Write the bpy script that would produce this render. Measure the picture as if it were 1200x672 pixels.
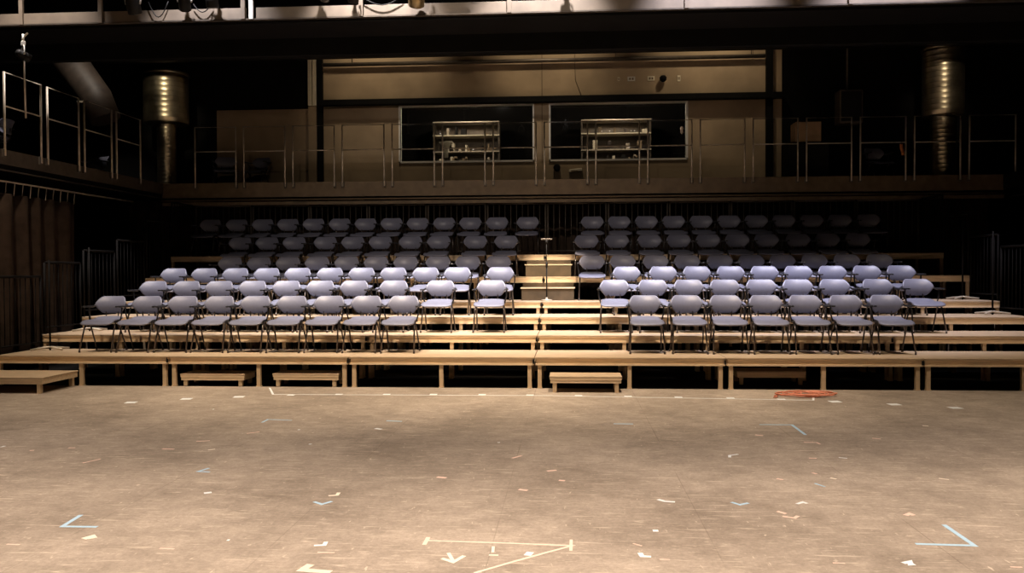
import bpy, bmesh, math, random
from mathutils import Vector, Matrix

for o in list(bpy.data.objects):
    bpy.data.objects.remove(o)
SC = bpy.context.scene
COL = SC.collection

# ---------------------------------------------------------------- camera
F, YAW, PITCH, ROLL = 980.0, -0.0681, -0.0178, -0.0037
fw = Vector((math.sin(YAW) * math.cos(PITCH), math.cos(YAW) * math.cos(PITCH), math.sin(PITCH)))
r0 = Vector((math.cos(YAW), -math.sin(YAW), 0))
u0 = r0.cross(fw)
rr = r0 * math.cos(ROLL) + u0 * math.sin(ROLL)
uu = -r0 * math.sin(ROLL) + u0 * math.cos(ROLL)
cam_data = bpy.data.cameras.new('camera')
cam_data.sensor_width = 36.0
cam_data.lens = F / 1200 * 36
cam_data.clip_end = 200
cam = bpy.data.objects.new('camera', cam_data)
COL.objects.link(cam)
cam.matrix_world = Matrix(((rr.x, uu.x, -fw.x, .447), (rr.y, uu.y, -fw.y, -10.78), (rr.z, uu.z, -fw.z, 1.512), (0, 0, 0, 1)))
SC.camera = cam

# ---------------------------------------------------------------- world, exposure, lamps
w = bpy.data.worlds.new('world')
SC.world = w
w.use_nodes = True
w.node_tree.nodes['Background'].inputs[0].default_value = (.9, .8, .65, 1)
w.node_tree.nodes['Background'].inputs[1].default_value = .003
SC.view_settings.view_transform = 'Standard'
SC.view_settings.look = 'None'
SC.view_settings.gamma = 1
SC.view_settings.exposure = 0.0
SC.view_settings.use_curve_mapping = False
SC.cycles.use_denoising = True
SC.cycles.max_bounces = 6
SC.cycles.transparent_max_bounces = 8
SC.cycles.caustics_reflective = False
SC.cycles.caustics_refractive = False
SC.cycles.sample_clamp_indirect = 4


def spot(name, loc, aim, power, angle, blend=1.0, size=.12, col=(1, .83, .62)):
    d = bpy.data.lights.new(name, 'SPOT')
    d.energy = power
    d.spot_size = math.radians(angle)
    d.spot_blend = blend
    d.shadow_soft_size = size
    d.color = col
    o = bpy.data.objects.new(name, d)
    COL.objects.link(o)
    o.location = loc
    o.rotation_euler = (Vector(aim) - Vector(loc)).to_track_quat('-Z', 'Y').to_euler()
    return o


WARM = (1, .815, .655)
DECKC = (1, .80, .585)
# stage floor wash from the grid, straight down
for x in (-6.5, -2.2, 2.2, 6.5):
    for y, p in ((-9.3, 1480), (-6.3, 1750)):
        spot('stage_wash_light', (x, y, 7.2), (x * 1.02, y, 0), p * (1.12 if abs(x) < 3 else .92), 84, 1, .25, WARM)
# steep front light that reaches the deck fronts
for x, p in ((-6.6, 1200), (-2.6, 2900), (1.0, 2700), (5.9, 950)):
    spot('front_wash_light', (x, -1.95, 7.6), (x * .95, .4, .3), p, 66, 1, .09, DECKC)
# lamps right above the first rows; the catwalk shades the last rows from them
for x, p, c in ((-8.0, 1100, (1, .9, .85)), (-5.2, 1700, (.95, .92, 1)), (-2.6, 3100, (1, .94, .96)), (0, 3000, (.98, .93, .97)),
                (2.6, 2500, (.86, .84, 1)), (5.2, 2100, (.84, .82, 1))):
    spot('row_light', (x, .85, 8.0), (x * .97, 3.0, 1.2), p, 50, .8, .07, c)
# low front light over the whole stand, strongest left of the aisle
spot('front_fill_light', (-2.2, -6.0, 8.4), (-1.2, 5.4, 2.3), 1250, 50, 1, .08, (1, .86, .74))
spot('front_fill_light', (-1.0, -9.8, 5.0), (-1.0, 6.0, 3.8), 200, 60, 1, .05, (1, .80, .60))  # added low fill that lifts the gallery railings, source unseen
# aisle special
spot('aisle_light', (.9, -3.5, 7.4), (.1, 4.5, 1.5), 8000, 8.5, .7, .06, DECKC)
# added spots crossing over the catwalk, for the highlights on the gallery ducts
spot('duct_highlight_spot', (-5.6, -2.0, 7.5), (-8.42, 7.2, 5.2), 1500, 9, 1, .1, (1, .85, .6))
spot('duct_highlight_spot', (5.6, -2.0, 7.5), (8.2, 7.2, 5.2), 800, 9, 1, .1, (1, .82, .6))
# added unseen spot to brighten the chair in the left gallery corner
spot('gallery_fill_spot', (-7.4, 2.2, 8.2), (-9.7, 6.6, 3.9), 800, 26, 1, .08, (1, .88, .74))
# added dim spots behind the rear beam to brighten the control booth wall
for x in (-3.8, 0, 3.6):
    spot('wall_fill_spot', (x, 6.55, 8.2), (x, 8.3, 6.2), 200, 74, 1, .10, (1, .80, .55))
for x in (-2.1, 1.6):  # added fill inside the booth to brighten its contents
    d = bpy.data.lights.new('booth_fill_light', 'POINT')
    d.energy = 60
    d.color = (1, .85, .68)
    d.shadow_soft_size = .12
    o = bpy.data.objects.new('booth_fill_light', d)
    COL.objects.link(o)
    o.location = (x, 8.75, 5.55)

# ---------------------------------------------------------------- materials
def mat(name, col, rough=.6, metal=0.0, var=0.0, vscale=8.0, bump=0.0, spec=.5, emit=None, stretch=(1, 1, 1)):
    m = bpy.data.materials.new(name)
    m.use_nodes = True
    nt = m.node_tree
    b = nt.nodes['Principled BSDF']
    b.inputs['Base Color'].default_value = (*col, 1)
    b.inputs['Roughness'].default_value = rough
    b.inputs['Metallic'].default_value = metal
    b.inputs['Specular IOR Level'].default_value = spec
    if emit:
        b.inputs['Emission Color'].default_value = (*emit[:3], 1)
        b.inputs['Emission Strength'].default_value = emit[3]
    if var or bump:
        tc = nt.nodes.new('ShaderNodeTexCoord')
        mp = nt.nodes.new('ShaderNodeMapping')
        mp.inputs['Scale'].default_value = stretch
        nt.links.new(tc.outputs['Object'], mp.inputs[0])
        n = nt.nodes.new('ShaderNodeTexNoise')
        n.inputs['Scale'].default_value = vscale
        n.inputs['Detail'].default_value = 5
        nt.links.new(mp.outputs[0], n.inputs['Vector'])
        if var:
            r = nt.nodes.new('ShaderNodeValToRGB')
            r.color_ramp.elements[0].position = .3
            r.color_ramp.elements[1].position = .7
            r.color_ramp.elements[0].color = (*[c * (1 - var) for c in col], 1)
            r.color_ramp.elements[1].color = (*[min(1, c * (1 + var)) for c in col], 1)
            nt.links.new(n.outputs[0], r.inputs[0])
            nt.links.new(r.outputs[0], b.inputs['Base Color'])
        if bump:
            bp = nt.nodes.new('ShaderNodeBump')
            bp.inputs['Strength'].default_value = bump
            bp.inputs['Distance'].default_value = .01
            nt.links.new(n.outputs[0], bp.inputs['Height'])
            nt.links.new(bp.outputs[0], b.inputs['Normal'])
    return m


M = dict(
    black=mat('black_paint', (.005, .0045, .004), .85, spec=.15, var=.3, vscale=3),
    blackmetal=mat('black_metal', (.008, .007, .006), .6, spec=.25, var=.2),
    velour=mat('black_velour', (.045, .030, .022), .95, spec=.1, var=.3, vscale=6, bump=.3),
    wood=mat('worn_plywood', (.50, .375, .25), .6, var=.18, vscale=5, stretch=(1, 6, 6), bump=.1),
    edge=mat('pale_deck_edge', (.76, .59, .39), .4, var=.14, vscale=4, stretch=(1, 12, 12)),
    leg=mat('deck_leg_wood', (.58, .43, .27), .55, var=.12, vscale=9),
    plastic=mat('blue_grey_plastic', (.185, .19, .255), .42, var=.04, vscale=30, spec=.5),
    chairmetal=mat('dark_chair_metal', (.10, .085, .08), .3, .85, var=.1),
    chairblack=mat('chair_black_plastic', (.02, .02, .022), .32, var=.1),
    rail=mat('grey_rail_paint', (.55, .48, .38), .45, .3, var=.2),
    sidemetal=mat('near_black_rail', (.006, .005, .0045), .7, var=.2, spec=.12),
    ductdark=mat('dark_painted_duct', (.035, .025, .018), .6, var=.3),
    raildark=mat('dark_rail_paint', (.11, .09, .07), .45, .4, var=.2),
    beige=mat('aged_concrete', (.36, .27, .17), .8, var=.2, vscale=1.3, bump=.15),
    cream=mat('cream_column_paint', (.75, .68, .52), .6, var=.06),
    pinkish=mat('catwalk_fascia_paint', (.18, .14, .10), .6, var=.25, vscale=2.5),
    galv=mat('galvanised_sheet', (.50, .43, .30), .33, .95, var=.2, vscale=5),
    brown=mat('brown_board', (.15, .105, .06), .7, var=.2, vscale=7),
    stepside=mat('step_side_board', (.085, .058, .030), .7, var=.2, vscale=7),
    card=mat('cardboard', (.36, .24, .13), .8, var=.1),
    white=mat('white_enamel', (.8, .78, .72), .4, var=.05),
    tape_white=mat('white_tape', (.82, .85, .88), .5, var=.05, vscale=40),
    tape_blue=mat('pale_blue_tape', (.44, .63, .80), .5, var=.08, vscale=40),
    tape_pink=mat('pink_tape', (.80, .58, .49), .5, var=.1, vscale=40),
    tape_peach=mat('peach_tape', (.86, .67, .56), .5, var=.08, vscale=40),
    tape_cream=mat('cream_tape', (.88, .79, .67), .5, var=.06, vscale=40),
    cord=mat('orange_cord', (.74, .27, .17), .45, var=.15, vscale=30),
    brass=mat('brassy_lamp_body', (.30, .22, .10), .35, .8, var=.2),
    lens=mat('lens_glass', (.05, .05, .05), .1),
    screen=mat('monitor_glow', (.1, .1, .1), .4, emit=(.8, .55, .35, .35)),
    led=mat('indicator_glow', (.2, .2, .2), .4, emit=(1, .9, .8, 1.2)),
    redled=mat('red_indicator', (.1, .01, .01), .4, emit=(1, .05, .02, .25)),
    orange=mat('hazard_orange', (.7, .22, .08), .5),
)


def floor_material():
    m = bpy.data.materials.new('worn_stage_floor')
    m.use_nodes = True
    nt = m.node_tree
    L = nt.links
    b = nt.nodes['Principled BSDF']
    b.inputs['Roughness'].default_value = .6
    b.inputs['Specular IOR Level'].default_value = .3
    tc = nt.nodes.new('ShaderNodeTexCoord')

    def noise(scale, detail, stretch=(1, 1, 1), rot=0.0, rough=.6):
        mp = nt.nodes.new('ShaderNodeMapping')
        mp.inputs['Scale'].default_value = stretch
        mp.inputs['Rotation'].default_value = (0, 0, rot)
        L.new(tc.outputs['Object'], mp.inputs[0])
        n = nt.nodes.new('ShaderNodeTexNoise')
        n.inputs['Scale'].default_value = scale
        n.inputs['Detail'].default_value = detail
        n.inputs['Roughness'].default_value = rough
        L.new(mp.outputs[0], n.inputs['Vector'])
        return n.outputs[0]

    def ramp(src, p0, p1, c0, c1):
        r = nt.nodes.new('ShaderNodeValToRGB')
        r.color_ramp.elements[0].position = p0
        r.color_ramp.elements[1].position = p1
        r.color_ramp.elements[0].color = (*c0, 1)
        r.color_ramp.elements[1].color = (*c1, 1)
        L.new(src, r.inputs[0])
        return r.outputs[0]

    def mix(fac, a, c, mode='MIX'):
        x = nt.nodes.new('ShaderNodeMix')
        x.data_type = 'RGBA'
        x.blend_type = mode
        if isinstance(fac, float):
            x.inputs[0].default_value = fac
        else:
            L.new(fac, x.inputs[0])
        for s, i in ((a, 6), (c, 7)):
            if isinstance(s, tuple):
                x.inputs[i].default_value = (*s, 1)
            else:
                L.new(s, x.inputs[i])
        return x.outputs[2]

    base = ramp(noise(.55, 6), .34, .68, (.265, .218, .178), (.47, .395, .33))
    fine = ramp(noise(5, 10, rough=.75), .3, .72, (.70, .69, .67), (1.2, 1.2, 1.2))
    c = mix(1.0, base, fine, 'MULTIPLY')
    grit = ramp(noise(38, 6, rough=.8), .3, .7, (.74, .74, .74), (1.2, 1.2, 1.2))
    c = mix(1.0, c, grit, 'MULTIPLY')
    # pale drag marks and scuffs in several directions
    for sc, st, rot, lo, hi, amt in ((3.2, (1, 9, 1), .25, .58, .72, .7), (2.6, (1, 9, 1), -.6, .62, .76, .5), (7, (1, 4, 1), .35, .62, .72, .7), (9, (3, 1, 1), .5, .64, .72, .7), (12, (1, 3, 1), -.9, .64, .72, .6),
                                     (5, (7, 1, 1), .15, .66, .80, .35), (9, (1, 5, 1), .8, .66, .8, .4)):
        s = ramp(noise(sc, 5, st, rot), lo, hi, (0, 0, 0), (amt, amt, amt))
        c = mix(s, c, (.70, .60, .49))
    # dark stains
    s = ramp(noise(1.7, 7, (1, 1.6, 1), .4), .60, .78, (0, 0, 0), (.45, .45, .45))
    c = mix(s, c, (.15, .11, .08))
    # board seams, 1.22 m apart
    br = nt.nodes.new('ShaderNodeTexBrick')
    br.offset = 0
    br.inputs['Color1'].default_value = br.inputs['Color2'].default_value = (0, 0, 0, 1)
    br.inputs['Mortar'].default_value = (1, 1, 1, 1)
    br.inputs['Scale'].default_value = 1
    br.inputs['Mortar Size'].default_value = .0035
    br.inputs['Brick Width'].default_value = 1.22
    br.inputs['Row Height'].default_value = 2.44
    mp = nt.nodes.new('ShaderNodeMapping')
    mp.inputs['Location'].default_value = (-.02 + 12.2, 5.29 + 12.2, 0)
    L.new(tc.outputs['Object'], mp.inputs[0])
    L.new(mp.outputs[0], br.inputs['Vector'])
    sm = ramp(noise(.9, 3), .42, .62, (0, 0, 0), (.55, .55, .55))
    mul = mix(1.0, br.outputs[0], sm, 'MULTIPLY')
    c = mix(mul, c, (.13, .10, .075))
    L.new(c, b.inputs['Base Color'])
    bp = nt.nodes.new('ShaderNodeBump')
    bp.inputs['Strength'].default_value = .25
    bp.inputs['Distance'].default_value = .004
    L.new(noise(14, 8), bp.inputs['Height'])
    L.new(bp.outputs[0], b.inputs['Normal'])
    return m


def glass_material():
    m = bpy.data.materials.new('booth_glass')
    m.use_nodes = True
    nt = m.node_tree
    nt.nodes.remove(nt.nodes['Principled BSDF'])
    out = nt.nodes['Material Output']
    t = nt.nodes.new('ShaderNodeBsdfTransparent')
    t.inputs[0].default_value = (.8, .8, .78, 1)
    g = nt.nodes.new('ShaderNodeBsdfGlossy')
    g.inputs['Roughness'].default_value = .02
    x = nt.nodes.new('ShaderNodeMixShader')
    fr = nt.nodes.new('ShaderNodeFresnel')
    fr.inputs[0].default_value = 1.5
    nt.links.new(fr.outputs[0], x.inputs[0])
    nt.links.new(t.outputs[0], x.inputs[1])
    nt.links.new(g.outputs[0], x.inputs[2])
    nt.links.new(x.outputs[0], out.inputs[0])
    return m


# ---------------------------------------------------------------- mesh helpers
def box(bm, x0, x1, y0, y1, z0, z1, bev=0.0, rot=None, at=None):
    r = bmesh.ops.create_cube(bm, size=1)
    v = r['verts']
    bmesh.ops.scale(bm, vec=(abs(x1 - x0), abs(y1 - y0), abs(z1 - z0)), verts=v)
    bmesh.ops.translate(bm, vec=((x0 + x1) / 2, (y0 + y1) / 2, (z0 + z1) / 2), verts=v)
    if bev:
        es = list({e for q in v for e in q.link_edges})
        bmesh.ops.bevel(bm, geom=es, offset=bev, segments=2, affect='EDGES', profile=.5)
    return v


def tube(bm, pts, r, n=8, close=False, caps=True):
    pts = [Vector(p) for p in pts]
    rs = r if isinstance(r, (list, tuple)) else [r] * len(pts)
    rings = []
    N = len(pts)
    side = None
    for i, p in enumerate(pts):
        a = pts[(i - 1) % N] if (close or i > 0) else p
        b = pts[(i + 1) % N] if (close or i < N - 1) else p
        t = (b - a).normalized()
        if side is None:
            side = t.cross(Vector((0, 0, 1)))
            if side.length < .05:
                side = t.cross(Vector((0, 1, 0)))
        side = (side - t * side.dot(t))
        if side.length < 1e-5:
            side = t.cross(Vector((1, 0, 0)))
        side.normalize()
        up = t.cross(side)
        rings.append([bm.verts.new(p + (side * math.cos(2 * math.pi * k / n) + up * math.sin(2 * math.pi * k / n)) * rs[i]) for k in range(n)])
    M_ = N if close else N - 1
    for i in range(M_):
        A, B = rings[i], rings[(i + 1) % N]
        for k in range(n):
            f = bm.faces.new((A[k], A[(k + 1) % n], B[(k + 1) % n], B[k]))
            f.smooth = True
    if caps and not close:
        bm.faces.new(list(reversed(rings[0])))
        bm.faces.new(rings[-1])


def sheet(bm, fn, nu, nv, thick):
    """a thick curved sheet: fn(u, v) gives a point; thickness follows the surface normal"""
    P = [[Vector(fn(i / nu, j / nv)) for j in range(nv + 1)] for i in range(nu + 1)]

    def nrm(i, j):
        du = P[min(i + 1, nu)][j] - P[max(i - 1, 0)][j]
        dv = P[i][min(j + 1, nv)] - P[i][max(j - 1, 0)]
        n = du.cross(dv)
        return n.normalized() if n.length > 1e-9 else Vector((0, 0, 1))
    A = [[bm.verts.new(P[i][j] + nrm(i, j) * thick / 2) for j in range(nv + 1)] for i in range(nu + 1)]
    B = [[bm.verts.new(P[i][j] - nrm(i, j) * thick / 2) for j in range(nv + 1)] for i in range(nu + 1)]
    for i in range(nu):
        for j in range(nv):
            f = bm.faces.new((A[i][j], A[i + 1][j], A[i + 1][j + 1], A[i][j + 1])); f.smooth = True
            f = bm.faces.new((B[i][j], B[i][j + 1], B[i + 1][j + 1], B[i + 1][j])); f.smooth = True
    for i in range(nu):
        bm.faces.new((A[i + 1][0], A[i][0], B[i][0], B[i + 1][0]))
        bm.faces.new((A[i][nv], A[i + 1][nv], B[i + 1][nv], B[i][nv]))
    for j in range(nv):
        bm.faces.new((A[0][j], A[0][j + 1], B[0][j + 1], B[0][j]))
        bm.faces.new((A[nu][j + 1], A[nu][j], B[nu][j], B[nu][j + 1]))


def lathe(bm, prof, n=24, c=(0, 0)):
    rings = []
    for r, z in prof:
        rings.append([bm.verts.new((c[0] + r * math.cos(2 * math.pi * k / n), c[1] + r * math.sin(2 * math.pi * k / n), z)) for k in range(n)])
    for a, b in zip(rings, rings[1:]):
        for k in range(n):
            bm.faces.new((a[k], a[(k + 1) % n], b[(k + 1) % n], b[k])).smooth = True
    bm.faces.new(list(reversed(rings[0])))
    bm.faces.new(rings[-1])


def obj(name, bm, m, parent=None, loc=None):
    bmesh.ops.recalc_face_normals(bm, faces=bm.faces)
    me = bpy.data.meshes.new(name)
    bm.to_mesh(me)
    bm.free()
    me.materials.append(m if not isinstance(m, str) else M[m])
    o = bpy.data.objects.new(name, me)
    COL.objects.link(o)
    if parent:
        o.parent = parent
    if loc:
        o.location = loc
    return o


def make(name, m, parent, *fns):
    bm = bmesh.new()
    for f in fns:
        f(bm)
    return obj(name, bm, m, parent)


def tag(o, label, cat, group=None):
    o['label'] = label
    o['category'] = cat
    if group:
        o['group'] = group
    return o


def thing(name, label, cat, loc=(0, 0, 0), rz=0.0, group=None):
    o = bpy.data.objects.new(name, None)
    o.empty_display_size = .1
    COL.objects.link(o)
    o.location = loc
    o.rotation_euler = (0, 0, rz)
    return tag(o, label, cat, group)


def struct(name, m, *fns):
    o = make(name, m, None, *fns)
    o['kind'] = 'structure'
    return o


def B(*a, **k):
    return lambda bm: box(bm, *a, **k)


def T(pts, r, n=8, **k):
    return lambda bm: tube(bm, pts, r, n, **k)


def copy_tree(o, parent=None):
    c = o.copy()
    COL.objects.link(c)
    c.parent = parent
    for ch in list(o.children):
        copy_tree(ch, c)
    return c


class Proto:
    """the first use places the built thing itself, later uses place copies of it and of its parts"""
    def __init__(self, root):
        self.root, self.used = root, False

    def put(self, loc, rz=0.0, label=None, group=None, cat=None):
        o = copy_tree(self.root) if self.used else self.root
        self.used = True
        o.location = loc
        o.rotation_euler = (0, 0, rz)
        if label:
            o['label'] = label
        if group:
            o['group'] = group
        elif 'group' in o:
            del o['group']
        if cat:
            o['category'] = cat
        return o


ORD = ['first', 'second', 'third', 'fourth', 'fifth', 'sixth', 'seventh', 'eighth', 'ninth', 'tenth', 'eleventh', 'twelfth',
       'thirteenth', 'fourteenth', 'fifteenth', 'sixteenth', 'seventeenth', 'eighteenth', 'nineteenth', 'twentieth']
ROW = ['front row', 'second row', 'third row', 'fourth row', 'fifth row', 'top row']
rnd = random.Random(7)
W = 2.44
ZD = [.404, .611, .815, 1.016, 1.419, 1.83]

# ---------------------------------------------------------------- room shell
fl = struct('floor', floor_material(), B(-12, 12, -16, .02, -.2, 0))
struct('floor_under_decks', 'black', B(-12, 12, .02, 12, -.2, 0))  # black tone stands in for the shade under the decks
struct('ceiling', 'black', B(-12, 12, -16, 12, 9.2, 9.4))
struct('wall_left', 'black', B(-12.2, -12, -16, 12, 0, 9.2))
struct('wall_right', 'black', B(12, 12.2, -16, 12, 0, 9.2))
struct('wall_front', 'black', B(-12, 12, -16.2, -16, 0, 9.2))
YB = 8.3
WIN = [(-3.45, -.335), (.0, 3.12)]
ZW0, ZW1 = 4.015, 5.33
# rear wall: black under the balcony and at the sides, aged concrete around the booth windows
struct('wall_back_lower', 'black', B(-12, 12, YB, YB + .15, 0, 3.34))
struct('wall_back_left', 'black', B(-12, -7.75, YB, YB + .15, 3.34, 9.2), B(-7.75, -5.55, YB, YB + .15, 5.30, 9.2), B(-5.55, 5.19, YB, YB + .15, 6.62, 9.2))
struct('wall_back_right', 'black', B(5.19, 12, YB, YB + .15, 3.34, 9.2))
struct('wall_back', 'beige', B(-7.75, 5.19, YB, YB + .15, 3.34, ZW0), B(-7.75, WIN[0][0], YB, YB + .15, ZW0, 5.30),
       B(-5.55, 5.19, YB, YB + .15, ZW1, 6.62), 
       B(WIN[0][1], WIN[1][0], YB, YB + .15, ZW0, ZW1), B(WIN[1][1], 5.19, YB, YB + .15, ZW0, ZW1))
gl = glass_material()
for k, (a, b_) in enumerate(WIN):
    wf = struct('window_%d' % (k + 1), 'white', B(a, a + .035, YB - .03, YB + .16, ZW0, ZW1, ), B(b_ - .035, b_, YB - .03, YB + .16, ZW0, ZW1),
                B(a, b_, YB - .03, YB + .16, ZW0, ZW0 + .04), B(a, b_, YB - .03, YB + .16, ZW1 - .02, ZW1))
    make('pane', gl, wf, B(a + .035, b_ - .035, YB + .05, YB + .058, ZW0 + .04, ZW1 - .02))
# booth room behind the glass
struct('wall_booth_back', 'black', B(-4.2, 4.0, 10.6, 10.7, 3.36, 5.7))
struct('wall_booth_left', 'black', B(-4.3, -4.2, YB + .15, 10.7, 3.3, 5.8))
struct('wall_booth_right', 'black', B(4.0, 4.1, YB + .15, 10.7, 3.3, 5.8))
struct('ceiling_booth', 'black', B(-4.2, 4.0, YB + .15, 10.7, 5.7, 5.8))
struct('floor_booth', 'black', B(-4.2, 4.0, YB + .15, 10.7, 3.3, 3.36))
struct('trim_ledge', 'black', B(-5.2, 5.2, YB - .22, YB - .002, ZW1 + .01, ZW1 + .13))
struct('trim_seam', 'brown', B(-.165, -.145, YB - .012, YB - .001, ZW0, 6.6))
struct('trim_column_black', 'black', B(4.83, 4.97, YB - .12, YB - .002, 3.34, 6.62))
struct('trim_column_black_left', 'black', B(-5.33, -5.21, YB - .12, YB - .002, 3.34, 6.62))
struct('trim_column_cream', 'cream', B(-5.545, -5.455, YB - .10, YB - .002, 5.36, 6.58), B(-5.435, -5.345, YB - .10, YB - .002, 5.36, 6.58))
struct('trim_column_lower', 'beige', B(-5.545, -5.345, YB - .09, YB - .002, 3.34, 5.34))
# balconies: rear gallery and two side galleries
struct('floor_balcony_rear', 'blackmetal', B(-7.95, 8.85, 6.10, YB, 3.20, 3.34))
struct('trim_balcony_rear', 'brown', B(-7.95, 8.85, 6.04, 6.10, 3.06, 3.36))
struct('trim_balcony_lip', 'brown', T([(-7.95, 6.02, 3.005), (8.85, 6.02, 3.005)], .018, 8), B(-7.95, 8.85, 6.03, 6.08, 2.90, 2.965))
struct('floor_balcony_left', 'blackmetal', B(-12, -7.97, -14, YB, 3.16, 3.34))
struct('trim_balcony_left', 'raildark', B(-7.97, -7.93, -14, 6.04, 3.14, 3.36))
struct('trim_balcony_left_lip', 'raildark', T([(-7.94, -14, 3.05), (-7.94, 6.0, 3.05)], .014, 8))
struct('floor_balcony_right', 'blackmetal', B(8.87, 12, -14, YB, 3.16, 3.34))
struct('trim_balcony_right', 'black', B(8.83, 8.87, -14, 6.04, 3.08, 3.36))
# dark beams under the roof in front of the rear gallery
struct('ceiling_beam_rear', 'blackmetal', B(-12, 12, 5.9, 6.3, 5.97, 6.35), B(-12, 12, 5.86, 6.34, 5.93, 5.96))
struct('ceiling_beam_rear_edge', 'raildark', T([(-12, 5.85, 5.955), (12, 5.85, 5.955)], .015, 6), T([(-12, 5.88, 6.36), (12, 5.88, 6.36)], .012, 6))
struct('ceiling_beam_upper', 'black', B(-12, 12, 5.0, 5.3, 6.4, 8.8))

# ---------------------------------------------------------------- stage decks
def deck_frame(d):
    def f(bm):
        w = 1.215
        for z0, z1, o in ((-.105, -.083, .004), (-.083, -.030, .018), (-.030, -.018, .004)):
            box(bm, -w + o, w - o, o, .03, z0, z1)
            box(bm, -w + o, w - o, d - .03, d - .01 - o, z0, z1)
            box(bm, -w + o, -w + .03, .03, d - .03, z0, z1)
            box(bm, w - .03, w - o, .03, d - .03, z0, z1)
        for x in (-.4, .4):
            box(bm, x - .02, x + .02, .03, d - .03, -.09, -.03)
    return f


deck_protos = {}


def make_deck(row):
    d = 1.2 if row == 5 else .995
    z = ZD[row]
    t = thing('stage_deck', '', 'stage deck')
    make('deck_top', 'wood', t, B(-1.216, 1.216, .0, d, -.018, 0, bev=.003))
    make('deck_frame', 'edge', t, deck_frame(d))
    for x in (-1.155, 0, 1.155):
        for y in (.045, d - .06):
            o = make('leg', 'leg', t, B(-.026, .026, -.026, .026, -z, -.10, bev=.004), B(-.03, .03, -.03, .03, -z, -z + .012))
            o.location = (x, y, 0)
    make('clamp', 'blackmetal', t, B(1.195, 1.22, -.012, .004, -.085, -.035, bev=.004), T([(1.207, -.008, -.035), (1.207, -.014, -.02)], .006, 6))
    return Proto(t)


ends = ['at the left end', 'second from the left', 'just left of the middle joint', 'just right of the middle joint', 'second from the right', 'at the right end']
TIER = ['lowest, front tier', 'second tier', 'third tier', 'fourth tier', 'fifth tier', 'top tier']
for row in range(6):
    p = make_deck(row)
    for i in range(6):
        p.put((-3 * W + W / 2 + i * W, row * 1.0, ZD[row]), 0,
              'wooden stage deck on legs in the %s, %s' % (TIER[row], ends[i]), 'wooden stage decks of the tiered seating')

# low step stools in front of and below the front decks
def stool(x0, x1, y0, y1, h, label, cat='step stool', name='step_stool', group='low step stools by the front decks'):
    t = thing(name, label, cat, ((x0 + x1) / 2, y0, 0), 0, group)
    a = (x1 - x0) / 2
    d = y1 - y0
    make('tread', 'wood', t, B(-a, a, 0, d, h - .018, h, bev=.003))
    make('frame', 'edge', t, B(-a + .004, a - .004, .003, .035, h - .045, h - .018), B(-a + .012, a - .012, .008, .035, h - .085, h - .045),
         B(-a + .01, a - .01, d - .035, d - .004, h - .085, h - .018), B(-a + .01, -a + .04, .03, d - .03, h - .085, h - .018),
         B(a - .04, a - .01, .03, d - .03, h - .085, h - .018))
    for sx in (-1, 1):
        for y in (.04, d - .05):
            o = make('leg', 'leg', t, B(-.025, .025, -.025, .025, 0, h - .08, bev=.003))
            o.location = (sx * (a - .065), y, 0)
    return t


stool(-4.73, -3.85, .02, .42, .165, 'low wooden step stool under the front deck, left of the other small one')
stool(-3.47, -2.58, .02, .42, .175, 'low wooden step stool under the front deck, second from the left')
stool(.20, 1.10, -.37, .05, .205, 'wooden step stool standing out on the floor in line with the aisle')
stool(2.66, 3.56, .45, .87, .180, 'small wooden step stool set back under the front deck on the right')
stool(-7.9, -6.135, -.75, .015, .205, 'wide low wooden platform on short legs at the far left', 'platform', 'low_platform', None)

# closed half-height steps in the aisle
def aisle_step(row, x0, x1, label):
    z0, z1, z2 = ZD[row], (ZD[row] + ZD[row + 1]) / 2 + (.02 if row == 3 else .02), ZD[row + 1] - .11
    t = thing('aisle_step', label, 'step', ((x0 + x1) / 2, row + .52, z0), 0, 'closed half steps in the aisle')
    a = (x1 - x0) / 2
    h = z1 - z0
    make('tread', 'edge', t, B(-a, a, 0, .47, h - .02, h, bev=.003))
    make('box', 'stepside', t, B(-a + .02, a - .02, .02, .46, 0, h - .02))
    make('riser_board', 'stepside', t, B(-a + .02, a - .02, .445, .465, h, z2 - z0))


aisle_step(3, -.385, .55, 'brown half step with pale tread in the aisle, the lower one behind the stand')
aisle_step(4, -.365, .505, 'brown half step with pale tread in the aisle, the upper one below the top tier')

# ---------------------------------------------------------------- chairs
def seat_pt(u, v):
    # u across, v front (0) to back (1)
    s = u * 2 - 1
    hw = .232 - .040 * v
    c = min(v, 1 - v)
    rc = .10
    if c < rc:
        hw -= .065 * (1 - math.sqrt(max(0, 1 - ((rc - c) / rc) ** 2)))
    x = s * hw
    y = -.235 + .44 * v - .020 * (1 - s * s) * (1 if v < .5 else -1) * abs(v - .5) * 2
    z = .442 - .012 * (1 - s * s) * math.sin(v * math.pi)
    if v < .38:
        z -= .058 * ((.38 - v) / .38) ** 2
    if v > .65:
        z += .040 * ((v - .65) / .35) ** 1.6
    return (x, y, z)


BW = [(0, .115), (.05, .148), (.2, .178), (.4, .213), (.5, .224), (.6, .224), (.75, .207), (.88, .188), (.95, .172), (1, .145)]


def back_pt(u, v):
    s = u * 2 - 1
    for (a, wa), (b, wb) in zip(BW, BW[1:]):
        if v <= b + 1e-9:
            hw = wa + (wb - wa) * (v - a) / (b - a)
            break
    x = s * hw
    z = .530 + .238 * v
    y = .222 + .17 * (v - .45) ** 2 + .035 * v - 1.15 * x * x
    return (x, y, z)


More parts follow.
